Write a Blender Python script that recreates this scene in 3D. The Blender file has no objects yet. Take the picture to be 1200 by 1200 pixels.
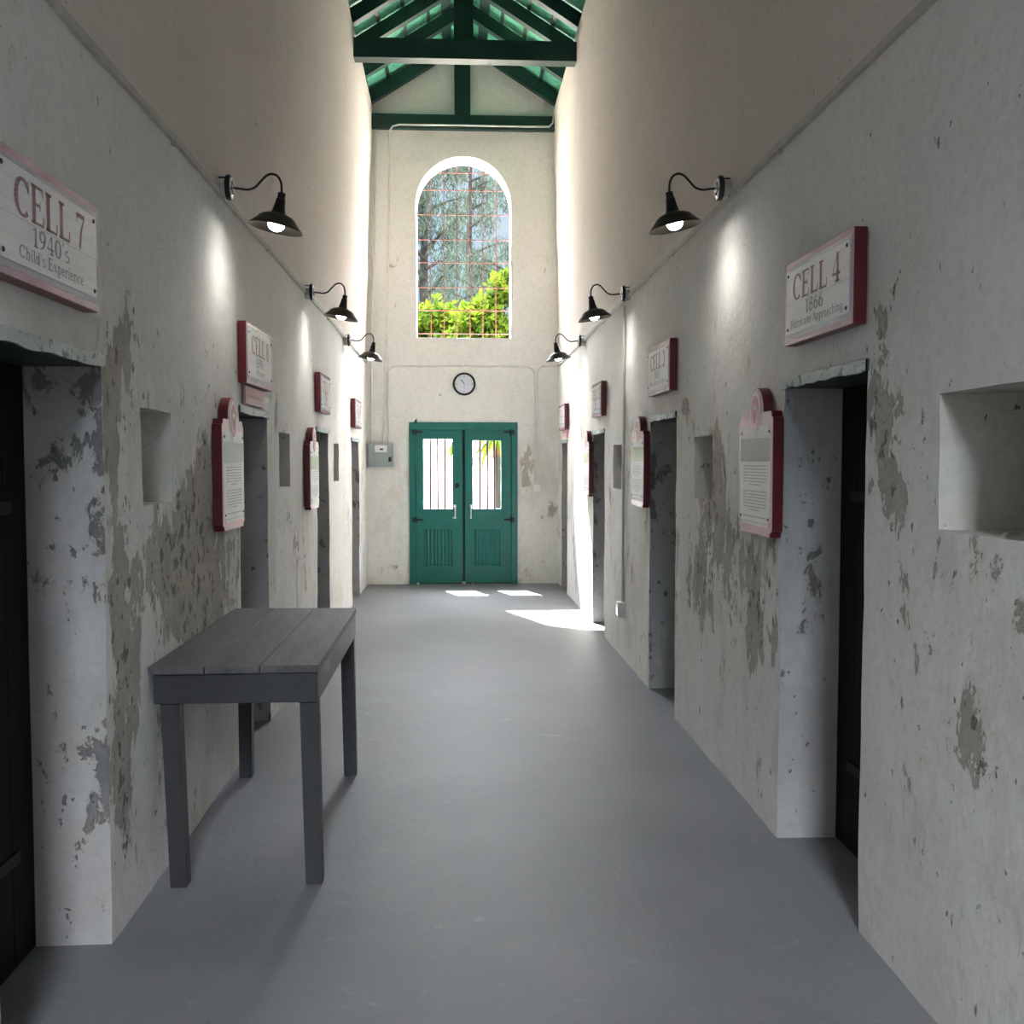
import bpy, bmesh, math, random
from mathutils import Vector, Matrix, noise
C = bpy.context.scene.collection
sc = bpy.context.scene
PI = math.pi
R_ = math.radians

# ------------------------------------------------------------------ camera
cam_d = bpy.data.cameras.new('camera')
cam_d.sensor_width = 36; cam_d.lens = 36; cam_d.clip_start = .05; cam_d.clip_end = 300
cam = bpy.data.objects.new('camera', cam_d); C.objects.link(cam)
cam.location = (0, 0, 1.6)
cam.rotation_euler = (R_(90 - 2.957652), 0, R_(-3.096369))
sc.camera = cam

# ------------------------------------------------------------------ world, sun, exposure
SKY = 10.0; SUN = 38.0; LAMP_W = 2.6
w = bpy.data.worlds.new('sky'); sc.world = w; w.use_nodes = True
nt = w.node_tree; nt.nodes.clear()
wo = nt.nodes.new('ShaderNodeOutputWorld'); bg = nt.nodes.new('ShaderNodeBackground')
tc = nt.nodes.new('ShaderNodeTexCoord'); nz = nt.nodes.new('ShaderNodeTexNoise')
mp = nt.nodes.new('ShaderNodeMapping'); mp.inputs['Scale'].default_value = (3, 3, 7)
nz.inputs['Scale'].default_value = 1.6; nz.inputs['Detail'].default_value = 5
rp = nt.nodes.new('ShaderNodeValToRGB')
rp.color_ramp.elements[0].position = .50; rp.color_ramp.elements[0].color = (.38, .70, .95, 1)
rp.color_ramp.elements[1].position = .74; rp.color_ramp.elements[1].color = (.88, .89, .90, 1)
nt.links.new(tc.outputs['Generated'], mp.inputs[0]); nt.links.new(mp.outputs[0], nz.inputs['Vector'])
nt.links.new(nz.outputs[0], rp.inputs[0]); mxc = nt.nodes.new('ShaderNodeMix'); mxc.data_type = 'RGBA'; mxc.inputs[7].default_value = (.86, .90, .97, 1)
nt.links.new(rp.outputs[0], mxc.inputs[6]); nt.links.new(mxc.outputs[2], bg.inputs[0])
# sky behind the viewer is made brighter than round the sun, as fill
sx = nt.nodes.new('ShaderNodeSeparateXYZ'); nt.links.new(tc.outputs['Generated'], sx.inputs[0])
mr = nt.nodes.new('ShaderNodeMapRange'); mr.inputs[1].default_value = -1; mr.inputs[2].default_value = 1
mr.inputs[3].default_value = SKY * 3.3; mr.inputs[4].default_value = SKY * 1.05
nt.links.new(sx.outputs[1], mr.inputs[0])
# pale blue band near the horizon; bright cloud above added to light the hall
me_ = nt.nodes.new('ShaderNodeMapRange'); me_.interpolation_type = 'SMOOTHSTEP'
me_.inputs[1].default_value = .29; me_.inputs[2].default_value = .42; me_.inputs[3].default_value = .030; me_.inputs[4].default_value = 1
nt.links.new(sx.outputs[2], me_.inputs[0]); nt.links.new(me_.outputs[0], mxc.inputs[0])
mu = nt.nodes.new('ShaderNodeMath'); mu.operation = 'MULTIPLY'
nt.links.new(mr.outputs[0], mu.inputs[0]); nt.links.new(me_.outputs[0], mu.inputs[1]); nt.links.new(mu.outputs[0], bg.inputs[1])
nt.links.new(bg.outputs[0], wo.inputs[0])
sd = bpy.data.lights.new('sun', 'SUN'); sd.energy = SUN; sd.angle = R_(.6); sd.color = (1, .97, .92)
sun = bpy.data.objects.new('sun', sd); C.objects.link(sun)
sun.rotation_euler = Vector((.37, -1, -1.33)).to_track_quat('-Z', 'Y').to_euler()
sun.location = (-3, 20, 15)
sc.view_settings.view_transform = 'Standard'; sc.view_settings.look = 'None'
sc.view_settings.exposure = 1.6; sc.view_settings.gamma = 1; sc.view_settings.use_curve_mapping = False
try:
    sc.cycles.max_bounces = 12; sc.cycles.diffuse_bounces = 8
except Exception: pass

# portal sampling aids in the two window openings; the near window is added
def portal(x, y, z, sx, sz, out):
    d = bpy.data.lights.new('window_portal', 'AREA'); d.shape = 'RECTANGLE'; d.size = sx; d.size_y = sz
    d.cycles.is_portal = True
    o = bpy.data.objects.new('window_portal', d); C.objects.link(o); o.location = (x, y, z)
    o.rotation_euler = (R_(-90) if out > 0 else R_(90), 0, 0)
portal(.097, 13.52, 4.27, 1.2, 2.3, 1)
portal(.097, -4.42, 4.27, 1.2, 2.3, -1)

# ------------------------------------------------------------------ geometry of the hall
YF, YN = 13.10, -4.0
ZT = 5.985
def XL(y, z): return -1.14 + .035 * max(0, z - 2.9)
def XRt(y, z): return 1.372 - .005 * y - .024 * max(0, z - 2.9)
RX = .115                     # ridge line

# ------------------------------------------------------------------ material helpers
class NT:
    def __init__(s, name):
        s.m = bpy.data.materials.new(name); s.m.use_nodes = True
        s.t = s.m.node_tree; s.b = s.t.nodes['Principled BSDF']
        s.co = s.t.nodes.new('ShaderNodeTexCoord').outputs['Object']
    def n(s, typ, **kw):
        x = s.t.nodes.new(typ)
        for k, v in kw.items(): setattr(x, k, v)
        return x
    def l(s, a, b): s.t.links.new(a, b)
    def mapped(s, scale=(1, 1, 1), loc=(0, 0, 0)):
        m = s.n('ShaderNodeMapping'); m.inputs['Scale'].default_value = scale; m.inputs['Location'].default_value = loc
        s.l(s.co, m.inputs[0]); return m.outputs[0]
    def noise(s, scale, detail=4, rough=.55, vec=None, dist=0):
        x = s.n('ShaderNodeTexNoise'); x.inputs['Scale'].default_value = scale
        x.inputs['Detail'].default_value = detail; x.inputs['Roughness'].default_value = rough
        x.inputs['Distortion'].default_value = dist
        s.l(vec if vec is not None else s.co, x.inputs['Vector']); return x.outputs[0]
    def mr(s, v, a, b, c=0, d=1):
        x = s.n('ShaderNodeMapRange'); x.inputs[1].default_value = a; x.inputs[2].default_value = b
        x.inputs[3].default_value = c; x.inputs[4].default_value = d
        s.l(v, x.inputs[0]); return x.outputs[0]
    def math(s, op, a, b=None, clamp=False):
        x = s.n('ShaderNodeMath', operation=op); x.use_clamp = clamp
        for i, v in ((0, a), (1, b)):
            if v is None: continue
            if isinstance(v, (int, float)): x.inputs[i].default_value = v
            else: s.l(v, x.inputs[i])
        return x.outputs[0]
    def mix(s, f, a, b):
        x = s.n('ShaderNodeMix', data_type='RGBA')
        for i, v in ((0, f), (6, a), (7, b)):
            if isinstance(v, (int, float)): x.inputs[i].default_value = v
            elif isinstance(v, tuple): x.inputs[i].default_value = (*v, 1)
            else: s.l(v, x.inputs[i])
        return x.outputs[2]
    def base(s, v):
        if isinstance(v, tuple): s.b.inputs['Base Color'].default_value = (*v, 1)
        else: s.l(v, s.b.inputs['Base Color'])
    def set(s, rough=None, metal=None, spec=None):
        if rough is not None: s.b.inputs['Roughness'].default_value = rough
        if metal is not None: s.b.inputs['Metallic'].default_value = metal
        if spec is not None: s.b.inputs['Specular IOR Level'].default_value = spec
    def bump(s, h, strength=.4, dist=.01):
        x = s.n('ShaderNodeBump'); x.inputs['Strength'].default_value = strength; x.inputs['Distance'].default_value = dist
        s.l(h, x.inputs['Height']); s.l(x.outputs[0], s.b.inputs['Normal'])

def paint(name, col, rough=.5, metal=0, var=.12, scale=8, bump=.1, spec=None):
    s = NT(name)
    f = s.noise(scale, 5, .6)
    dark = tuple(c * (1 - var) for c in col); lite = tuple(min(1, c * (1 + var)) for c in col)
    s.base(s.mix(s.mr(f, .3, .7), dark, lite)); s.set(rough, metal, spec)
    if bump: s.bump(s.noise(scale * 6, 4), bump, .004)
    return s.m

def plaster(name, base, alt, bare, bare2, thr, dark_speck=(.13, .12, .11), pink=None, streak=.12, k=.20, chip=.688, speckamt=.8):
    s = NT(name)
    wear = s.n('ShaderNodeAttribute'); wear.attribute_name = 'wear'; wear = wear.outputs['Fac']
    big = s.noise(1.1, 5, .6)
    col = s.mix(s.mr(big, .35, .68), base, alt)
    if pink:
        sep = s.n('ShaderNodeSeparateXYZ'); s.l(s.co, sep.inputs[0])
        zz = s.math('ADD', sep.outputs[2], s.mr(s.noise(2.5, 4), .3, .7, -.03, .03))
        col = s.mix(s.mr(zz, 2.87, 2.93), col, s.mix(s.mr(big, .35, .68), pink, tuple(c * .93 for c in pink)))
    # vertical wash streaks
    st = s.noise(9, 5, .6, vec=s.mapped((1, 1, .12)))
    col = s.mix(s.mr(st, .50, .75, 0, streak), col, tuple(c * .62 for c in base))
    # broad damp stains, mostly below head height
    sp = s.n('ShaderNodeSeparateXYZ'); s.l(s.co, sp.inputs[0])
    low = s.mr(sp.outputs[2], 2.7, 1.6)
    stn = s.math('MULTIPLY', s.mr(s.noise(2.4, 8, .68, vec=s.mapped((1, 1, .8), (7, 1, 3)), dist=.5), .49, .60, 0, .5), low)
    col = s.mix(stn, col, (base[0] * .76, base[1] * .74, base[2] * .67))
    # fine mottling
    col = s.mix(s.mr(s.noise(26, 5, .65), .48, .72, 0, .38), col, tuple(c * .66 for c in base))
    # old yellowish under-layer in a halo round each worn place
    n1 = s.noise(3.1, 11, .66, vec=s.mapped((1, 1, .62)), dist=.35)
    n3 = s.noise(10.5, 8, .7, vec=s.mapped((1, 1, .6), (3, 1, 2)), dist=.5)
    n1 = s.math('ADD', s.math('MULTIPLY', n1, .55), s.math('MULTIPLY', n3, .45))
    a = s.math('ADD', n1, s.math('MULTIPLY', wear, k))
    halo = s.mr(a, thr - .05, thr - .01)
    col = s.mix(s.math('MULTIPLY', halo, .55), col, (base[0] * .84, base[1] * .80, base[2] * .70))
    m = s.mr(a, thr, thr + .014)
    bc = s.mix(s.mr(s.noise(6, 6), .40, .62), bare, bare2)
    bc = s.mix(s.mr(s.noise(45, 3), .4, .7, 0, .5), bc, tuple(c * .6 for c in bare))
    col = s.mix(m, col, bc)
    # chips and pits
    n2 = s.noise(19, 6, .62, vec=s.mapped((1, 1, .7), (4, 2, 7)))
    a2 = s.math('ADD', n2, s.math('MULTIPLY', wear, .10))
    m2 = s.mr(a2, chip, chip + .02)
    col = s.mix(s.math('MULTIPLY', m2, speckamt), col, dark_speck)
    # flake edges: thin dark rim just outside the bare patch
    rim = s.math('MULTIPLY', s.mr(a, thr - .006, thr), s.mr(a, thr + .012, thr + .004))
    col = s.mix(s.math('MULTIPLY', rim, .45), col, dark_speck)
    s.base(col); s.set(.92, 0, .2)
    h = s.math('SUBTRACT', s.math('ADD', s.math('MULTIPLY', s.noise(5, 5), .9), s.math('MULTIPLY', s.noise(38, 5, .6), .35)),
               s.math('ADD', s.math('MULTIPLY', m, .35), s.math('MULTIPLY', m2, .5)))
    s.bump(h, .75, .012)
    return s.m

M = {}
M['wall'] = plaster('limewashed_plaster', (.79, .785, .77), (.73, .725, .70), (.50, .47, .41), (.40, .375, .33), .655, pink=(.74, .665, .615))
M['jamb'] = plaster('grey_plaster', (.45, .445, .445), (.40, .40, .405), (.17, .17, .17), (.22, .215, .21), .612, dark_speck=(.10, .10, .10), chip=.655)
M['endwall'] = plaster('end_wall_plaster', (.80, .795, .77), (.77, .76, .725), (.52, .49, .42), (.46, .42, .36), .67, streak=.05, chip=.74)
M['cell'] = paint('shaded_cell_stone', (.05, .055, .055), .95)  # cell stone darkened in colour so the cells read as unlit
M['white_reveal'] = paint('white_reveal', (.82, .81, .78), .9)

s = NT('grey_painted_concrete')
c = s.mix(s.mr(s.noise(.9, 6, .6), .35, .68), (.165, .167, .181), (.212, .214, .229))
c = s.mix(s.mr(s.noise(30, 6, .7), .45, .75, 0, .35), c, (.15, .15, .16))
c = s.mix(s.mr(s.noise(4.5, 9, .7, dist=.6), .63, .66, 0, .30), c, (.34, .34, .35))
c = s.mix(s.mr(s.noise(11, 8, .7, vec=s.mapped((1, 1, 1), (9, 3, 0)), dist=.8), .68, .70, 0, .6), c, (.12, .12, .13))
s.base(c); s.set(.5, 0, .5)
s.bump(s.math('ADD', s.noise(7, 6, .6), s.math('MULTIPLY', s.noise(60, 4, .6), .5)), .35, .008)
M['floor'] = s.m

def worn_paint(name, col, under, thr=.64, rough=.45, grain=(1, 1, 1), sc_=10, bump=.25):
    s = NT(name)
    c = s.mix(s.mr(s.noise(4, 4), .3, .7), tuple(x * .85 for x in col), tuple(x * 1.12 for x in col))
    n1 = s.noise(sc_, 9, .68, vec=s.mapped(grain), dist=.4)
    m = s.mr(n1, thr, thr + .02)
    c = s.mix(m, c, under)
    s.base(c); s.set(rough)
    s.bump(s.math('SUBTRACT', s.noise(sc_ * 3, 4, vec=s.mapped(grain)), m), bump, .004)
    return s.m
M['beam'] = worn_paint('dark_green_beam_paint', (.009, .040, .030), (.03, .07, .055), .66)
M['deck'] = worn_paint('mint_green_deck_paint', (.17, .60, .40), (.09, .38, .25), .57, sc_=14)
M['door'] = worn_paint('teal_door_paint', (.008, .150, .125), (.02, .07, .065), .68, sc_=16)
M['door_hi'] = paint('teal_bead_paint', (.012, .19, .16), .4)
M['iron'] = paint('dark_iron', (.02, .03, .03), .5, .5)
M['lintel'] = worn_paint('dark_green_lintel', (.008, .022, .02), (.02, .04, .038), .66)
M['lintel_edge'] = worn_paint('weathered_pale_green_edge', (.36, .43, .42), (.05, .11, .11), .55, sc_=22)
M['bars'] = paint('rust_red_bars', (.15, .035, .03), .6)
M['bars_in'] = paint('door_rust_bars', (.10, .012, .012), .6)
M['cell_door'] = paint('black_green_door_paint', (.0035, .006, .0058), .7, bump=.15, spec=.2)
M['iron_dark'] = paint('black_iron', (.004, .004, .004), .6, .2, bump=0)
M['bulb'] = None
M['black'] = paint('black_metal', (.012, .010, .010), .38, .3, bump=0)
M['shade'] = paint('bronze_shade', (.075, .062, .048), .40, .5, bump=.03)
M['shade_in'] = paint('bronze_inner', (.030, .026, .020), .45, .5, bump=0)
M['chrome'] = paint('bright_ring', (.62, .64, .70), .22, .9, bump=0)
M['conduit'] = paint('painted_conduit', (.50, .485, .45), .6)
M['conduit_w'] = paint('white_conduit', (.70, .69, .66), .6)
M['red'] = paint('dark_red_board', (.115, .006, .012), .4, bump=.02)
M['border'] = paint('mauve_sheen_border', (.50, .32, .38), .25, bump=0, var=.18, scale=5)  # glossy red board front; its reflection put into the colour as mauve
M['pinkb'] = paint('pink_border', (.62, .36, .38), .35, bump=0, var=.1)
M['band'] = paint('grey_band', (.36, .36, .43), .3, bump=0)
s = NT('white_wood_print')
g = s.noise(60, 3, .6, vec=s.mapped((.06, 1, 1)))
s.base(s.mix(s.mr(g, .4, .7), (.74, .74, .77), (.64, .64, .68))); s.set(.3); M['panel'] = s.m
M['txt_red'] = paint('mauve_lettering', (.30, .15, .19), .5, bump=0)
M['txt_grey'] = paint('grey_lettering', (.25, .25, .29), .5, bump=0)
M['line_grey'] = paint('printed_lines', (.42, .42, .43), .6, bump=0)
M['photo'] = paint('grey_green_picture', (.36, .42, .35), .5, bump=0, var=.05)
M['photo_g'] = paint('green_picture', (.30, .42, .20), .5, bump=0, var=.15)
M['pink'] = paint('pink_notice_print', (.66, .34, .36), .5, bump=0)
M['white'] = paint('white_print', (.80, .79, .78), .5, bump=0, var=.04)
M['box'] = paint('grey_enamel', (.33, .38, .38), .45, .2, var=.05)
M['silver'] = paint('silver_handle', (.7, .7, .7), .3, .8, bump=0)
M['clock'] = paint('clock_dial', (.66, .69, .76), .4, bump=0, var=.02)
M['stone'] = paint('pale_stone', (.7, .66, .6), .9)
# table paint
s = NT('grey_painted_timber')
g = s.noise(14, 8, .65, vec=s.mapped((1, .13, 1)))
c = s.mix(s.mr(g, .35, .7), (.052, .051, .055), (.105, .102, .105))
m = s.mr(s.noise(9, 9, .7, vec=s.mapped((1, .4, 1))), .66, .69)
c = s.mix(s.math('MULTIPLY', m, .7), c, (.03, .03, .032)); s.base(c); s.set(.5)
s.bump(s.math('SUBTRACT', s.math('ADD', g, s.math('MULTIPLY', s.noise(55, 5, .7, vec=s.mapped((1, .2, 1))), .6)), m), .8, .006); M['table'] = s.m
M['table_dark'] = worn_paint('grey_leg_paint', (.030, .031, .034), (.09, .09, .09), .66, grain=(1, 1, .2))
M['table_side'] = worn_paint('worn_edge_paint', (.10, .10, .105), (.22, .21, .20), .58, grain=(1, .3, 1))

def leafmat(name, a, b, tr=.5):
    s = NT(name)
    col = s.mix(s.mr(s.noise(3.5, 4, .6), .35, .65), a, b)
    s.base(col); s.set(.9, 0, .03)
    t = s.n('ShaderNodeBsdfTranslucent'); s.l(col, t.inputs[0])
    mx = s.n('ShaderNodeMixShader'); mx.inputs[0].default_value = tr
    out = s.t.nodes['Material Output']
    s.l(s.b.outputs[0], mx.inputs[1]); s.l(t.outputs[0], mx.inputs[2]); s.l(mx.outputs[0], out.inputs[0])
    return s.m
M['leaf_y'] = leafmat('yellow_green_leaf', (.042, .056, .004), (.014, .030, .003))  # yellow-green is the leaf's own colour
M['leaf_c'] = leafmat('grey_green_needles', (.021, .027, .019), (.012, .018, .015), .35)
M['leaf_p'] = leafmat('palm_leaf', (.05, .07, .005), (.02, .04, .004))
M['leaf_r'] = leafmat('red_flower', (.10, .01, .01), (.11, .04, .01))
M['bark'] = paint('grey_bark', (.012, .011, .010), 1.0, spec=0)
M['sand'] = paint('pale_ground', (.42, .38, .30), .95)

# ------------------------------------------------------------------ mesh helpers
class MB:
    def __init__(s): s.b = bmesh.new()
    def quad(s, a, b, c, d):
        vs = [s.b.verts.new(p) for p in (a, b, c, d)]
        return s.b.faces.new(vs)
    def poly(s, pts):
        return s.b.faces.new([s.b.verts.new(p) for p in pts])
    def box(s, x0, x1, y0, y1, z0, z1, bev=0, mat=None):
        r = bmesh.ops.create_cube(s.b, size=1)
        vs = r['verts']
        for v in vs:
            v.co = Vector(((x0 + x1) / 2 + v.co.x * (x1 - x0), (y0 + y1) / 2 + v.co.y * (y1 - y0), (z0 + z1) / 2 + v.co.z * (z1 - z0)))
        if mat is not None:
            for v in vs: v.co = mat @ v.co
        if bev:
            es = list({e for v in vs for e in v.link_edges})
            bmesh.ops.bevel(s.b, geom=es, offset=bev, segments=2, affect='EDGES', profile=.7)
        return s
    def prism(s, pts, y0, y1):
        """outline pts (x,z) extruded from y0 to y1"""
        n = len(pts)
        a = [s.b.verts.new((p[0], y0, p[1])) for p in pts]; b_ = [s.b.verts.new((p[0], y1, p[1])) for p in pts]
        s.b.faces.new(a); s.b.faces.new(b_[::-1])
        for i in range(n): s.b.faces.new((a[i], b_[i], b_[(i + 1) % n], a[(i + 1) % n]))
        return s
    def tube(s, pts, r, seg=10, closed_ends=True):
        pts = [Vector(p) for p in pts]
        rs = r if isinstance(r, (list, tuple)) else [r] * len(pts)
        rings = []; up = None
        for i, p in enumerate(pts):
            t = (pts[min(i + 1, len(pts) - 1)] - pts[max(i - 1, 0)]).normalized()
            if up is None:
                up = Vector((0, 0, 1)) if abs(t.z) < .9 else Vector((1, 0, 0))
            a = t.cross(up).normalized(); up = a.cross(t).normalized()
            rings.append([s.b.verts.new(p + (a * math.cos(2 * PI * k / seg) + up * math.sin(2 * PI * k / seg)) * rs[i]) for k in range(seg)])
        for i in range(len(rings) - 1):
            for k in range(seg):
                s.b.faces.new((rings[i][k], rings[i][(k + 1) % seg], rings[i + 1][(k + 1) % seg], rings[i + 1][k]))
        if closed_ends:
            s.b.faces.new(rings[0][::-1]); s.b.faces.new(rings[-1])
        return s
    def lathe(s, prof, c=(0, 0, 0), axis='Z', seg=32, cap=False):
        """prof: (r, h) pairs"""
        rings = []
        for r, h in prof:
            ring = []
            for k in range(seg):
                a = 2 * PI * k / seg
                if axis == 'Z': p = (c[0] + r * math.cos(a), c[1] + r * math.sin(a), c[2] + h)
                else: p = (c[0] + r * math.cos(a), c[1] - h, c[2] + r * math.sin(a))
                ring.append(s.b.verts.new(p))
            rings.append(ring)
        for i in range(len(rings) - 1):
            for k in range(seg):
                s.b.faces.new((rings[i][k], rings[i][(k + 1) % seg], rings[i + 1][(k + 1) % seg], rings[i + 1][k]))
        if cap:
            s.b.faces.new(rings[0][::-1]); s.b.faces.new(rings[-1])
        return s
    def build(s, name, mat, parent=None, smooth=False, recalc=True):
        if recalc: bmesh.ops.recalc_face_normals(s.b, faces=s.b.faces)
        me = bpy.data.meshes.new(name); s.b.to_mesh(me); s.b.free()
        for m_ in (mat if isinstance(mat, list) else [mat]): me.materials.append(m_)
        if smooth:
            for p in me.polygons: p.use_smooth = True
            try: me.set_sharp_from_angle(angle=R_(40))
            except Exception: pass
        o = bpy.data.objects.new(name, me); C.objects.link(o)
        if parent: o.parent = parent
        return o

def tag(o, label=None, cat=None, group=None, kind=None):
    if label: o['label'] = label
    if cat: o['category'] = cat
    if group: o['group'] = group
    if kind: o['kind'] = kind
    return o
def thing(name, label, cat, loc=(0, 0, 0), rz=0, group=None):
    o = bpy.data.objects.new(name, None); o.empty_display_size = .1; C.objects.link(o)
    o.location = loc; o.rotation_euler = (0, 0, rz)
    return tag(o, label, cat, group)
def struct(o, label=None): o['kind'] = 'structure'; 
def copy_tree(o, parent=None):
    kids = list(o.children); c = o.copy(); C.objects.link(c)
    if parent: c.parent = parent
    for k in kids: copy_tree(k, c)
    return c

# ------------------------------------------------------------------ long walls
def disp(p, amp=.007):
    a = noise.noise_vector(Vector(p) * 1.7) * amp * 1.2
    b = noise.noise_vector(Vector(p) * 7.0 + Vector((5, 1, 2))) * amp * .55
    return Vector(p) + a + b

def breaks(lo, hi, marks, step):
    ms = sorted({lo, hi, *[m for m in marks if lo < m < hi]})
    out = []
    for a, b in zip(ms, ms[1:]):
        n = max(1, round((b - a) / step))
        out += [a + (b - a) * i / n for i in range(n)]
    return out + [hi]

def wear_at(blobs, u, z):
    v = .22 * max(0, min(1, (2.3 - z) * 2)) + .18 * noise.noise(Vector((u * .9, z * .7, 3)))
    for (bu, bz, ru, rz, s_) in blobs:
        d = ((u - bu) / ru) ** 2 + ((z - bz) / rz) ** 2
        if d < 6: v += s_ * math.exp(-d * 1.1)
    return max(0, min(v, 1.4))

def build_side_wall(name, XF, sgn, doors, niches, blobs, JD, label):
    """sgn: -1 the wall body lies toward -x, +1 toward +x"""
    b = MB(); bm = b.b; wl = bm.verts.layers.float.new('wear')
    vmap = {}
    def V(x, y, z, wv):
        p = disp((x, y, z)); 
        if z <= .001: p.z = 0
        k = (round(x, 4), round(y, 4), round(z, 4))
        if k in vmap: return vmap[k]
        v = bm.verts.new(p); v[wl] = wv; vmap[k] = v; return v
    ops = [(y0, y1, 0, zt) for (y0, y1, zt) in doors] + [(n[0], n[1], n[2], n[3]) for n in niches]
    ys = breaks(YN - .1, YF + .02, [v for o in ops for v in o[:2]], .11)
    zs = breaks(0, ZT, [v for o in ops for v in o[2:]] + [2.9], .11)
    def add(vs, mi):
        if len(set(vs)) < 3: return
        try: f = bm.faces.new(vs); f.material_index = mi; f.smooth = True
        except ValueError: pass
    for ya, yb in zip(ys, ys[1:]):
        for za, zb in zip(zs, zs[1:]):
            cy, cz = (ya + yb) / 2, (za + zb) / 2
            if any(o[0] < cy < o[1] and o[2] < cz < o[3] for o in ops): continue
            add([V(XF(y, z), y, z, wear_at(blobs, y, z)) for y, z in ((ya, za), (yb, za), (yb, zb), (ya, zb))], 0)
    # top of the wall
    for ya, yb in zip(ys, ys[1:]):
        for i in range(3):
            d0, d1 = .15 * i * sgn, .15 * (i + 1) * sgn
            add([V(XF(ya, ZT) + d0, ya, ZT, 0), V(XF(yb, ZT) + d0, yb, ZT, 0), V(XF(yb, ZT) + d1, yb, ZT, 0), V(XF(ya, ZT) + d1, ya, ZT, 0)], 0)
    # reveals
    for o in ops:
        y0, y1, z0, z1 = o
        yy = [y for y in ys if y0 - 1e-6 <= y <= y1 + 1e-6]; zz = [z for z in zs if z0 - 1e-6 <= z <= z1 + 1e-6]
        loop_edges = []
        for a, c in zip(zz, zz[1:]): loop_edges += [((y0, a), (y0, c)), ((y1, a), (y1, c))]
        for a, c in zip(yy, yy[1:]):
            loop_edges.append(((a, z1), (c, z1)))
            if z0 > .01: loop_edges.append(((a, z0), (c, z0)))
        n = 4
        for (ya, za), (yb, zb) in loop_edges:
            for i in range(n):
                d0, d1 = JD * i / n * sgn, JD * (i + 1) / n * sgn
                q = []
                for (y, z, d) in ((ya, za, d0), (yb, zb, d0), (yb, zb, d1), (ya, za, d1)):
                    wv = wear_at(blobs, y, z) * .42 + .25 * max(0, noise.noise(Vector((y * 2, z * 1.3, d * 2))))
                    q.append(V(XF(y, z) + d, y, z, wv))
                # a niche's face shares the limewash, a door's reveal is greyer bare render
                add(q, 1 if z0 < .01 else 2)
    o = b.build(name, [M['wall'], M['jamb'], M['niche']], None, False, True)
    for p in o.data.polygons: p.use_smooth = True
    try: o.data.set_sharp_from_angle(angle=R_(38))
    except Exception: pass
    struct(o); o['label'] = label
    return o
M['niche'] = plaster('niche_plaster', (.68, .665, .62), (.60, .585, .54), (.33, .31, .27), (.38, .36, .32), .64, dark_speck=(.09, .085, .08), chip=.68)

L_doors = [(2.55, 3.37, 1.93), (5.46, 6.26, 1.88), (8.40, 9.22, 1.86), (11.22, 12.05, 1.83)]
R_doors = [(3.33, 4.18, 1.925), (6.20, 7.02, 1.89), (9.12, 9.88, 1.87), (12.08, 12.72, 1.83)]
L_niches = [(3.79, 4.18, 1.43, 1.785), (6.68, 7.08, 1.415, 1.77), (9.62, 10.02, 1.39, 1.745)]
R_niches = [(2.38, 2.82, 1.40, 1.785), (5.35, 5.74, 1.38, 1.73), (8.20, 8.63, 1.35, 1.72)]
L_blobs = [(3.65, 2.02, .17, .14, 1.0), (3.95, 2.0, .1, .08, .6), (3.50, 1.15, .14, .28, .75), (3.50, .55, .10, .30, 1.25), (3.62, .85, .10, .2, .9), (4.25, 1.10, .34, .26, .95),
           (4.55, 1.30, .35, .5, .75), (4.0, 1.25, .25, .14, .7), (3.48, 1.72, .10, .28, .95), (3.82, 1.8, .10, .10, .8), (4.75, .8, .4, .3, .55),
           (4.0, .62, .10, .30, .6), (5.1, 1.0, .4, .4, .45), (6.9, 1.2, .25, .1, .6), (7.3, 1.0, .3, .5, .3), (3.3, 2.1, .06, .1, .5), (6.6, 1.85, .08, .1, .8),
           (12.5, 1.5, .2, .3, .5), (10.6, 1.0, .5, .5, .15)]
R_blobs = [(3.22, 1.98, .10, .12, 1.0), (3.22, 1.72, .11, .14, 1.15), (3.10, 2.17, .10, .06, .9), (3.12, 1.50, .12, .10, .7), (2.95, 1.75, .05, .14, .7),
           (2.62, .82, .07, .10, .9), (2.55, .95, .09, .05, .7), (2.48, .80, .04, .1, .8), (4.50, 1.05, .16, .24, .95), (4.55, .75, .14, .16, .85), (4.85, 1.0, .2, .3, .55), (4.30, .85, .06, .2, .7),
           (5.35, 1.15, .35, .45, .65), (5.75, .9, .3, .3, .45), (5.2, 1.65, .1, .3, .5), (4.3, 1.35, .08, .35, .5), (7.1, 1.2, .15, .4, .45),
           (6.0, 1.9, .15, .1, .6), (10.5, .9, .5, .8, .55), (11.2, .8, .4, .8, .5), (7.5, 1.7, .5, .3, .35), (8.9, 1.2, .3, .4, .3), (3.0, 1.2, .3, .3, .2)]
JD = .28
wl_ = build_side_wall('wall_left', XL, -1, L_doors, L_niches, L_blobs, JD, 'long limewashed left wall of the cell corridor')
wr_ = build_side_wall('wall_right', XRt, 1, R_doors, R_niches, R_blobs, JD, 'long limewashed right wall of the cell corridor')

# cells behind the doorways, their lack of light put into the colour
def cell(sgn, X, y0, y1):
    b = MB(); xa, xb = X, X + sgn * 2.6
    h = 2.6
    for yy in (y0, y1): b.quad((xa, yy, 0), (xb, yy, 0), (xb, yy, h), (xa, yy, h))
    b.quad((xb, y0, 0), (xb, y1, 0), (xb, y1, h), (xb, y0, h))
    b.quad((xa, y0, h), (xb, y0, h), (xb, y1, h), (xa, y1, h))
    o = b.build('wall_cell', M['cell']); struct(o); o['label'] = 'stone walls of one cell, shade put into their colour'
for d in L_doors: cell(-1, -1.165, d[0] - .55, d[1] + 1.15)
for d in R_doors: cell(1, 1.385, d[0] - 1.15, min(d[1] + .5, 13.3))

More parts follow.
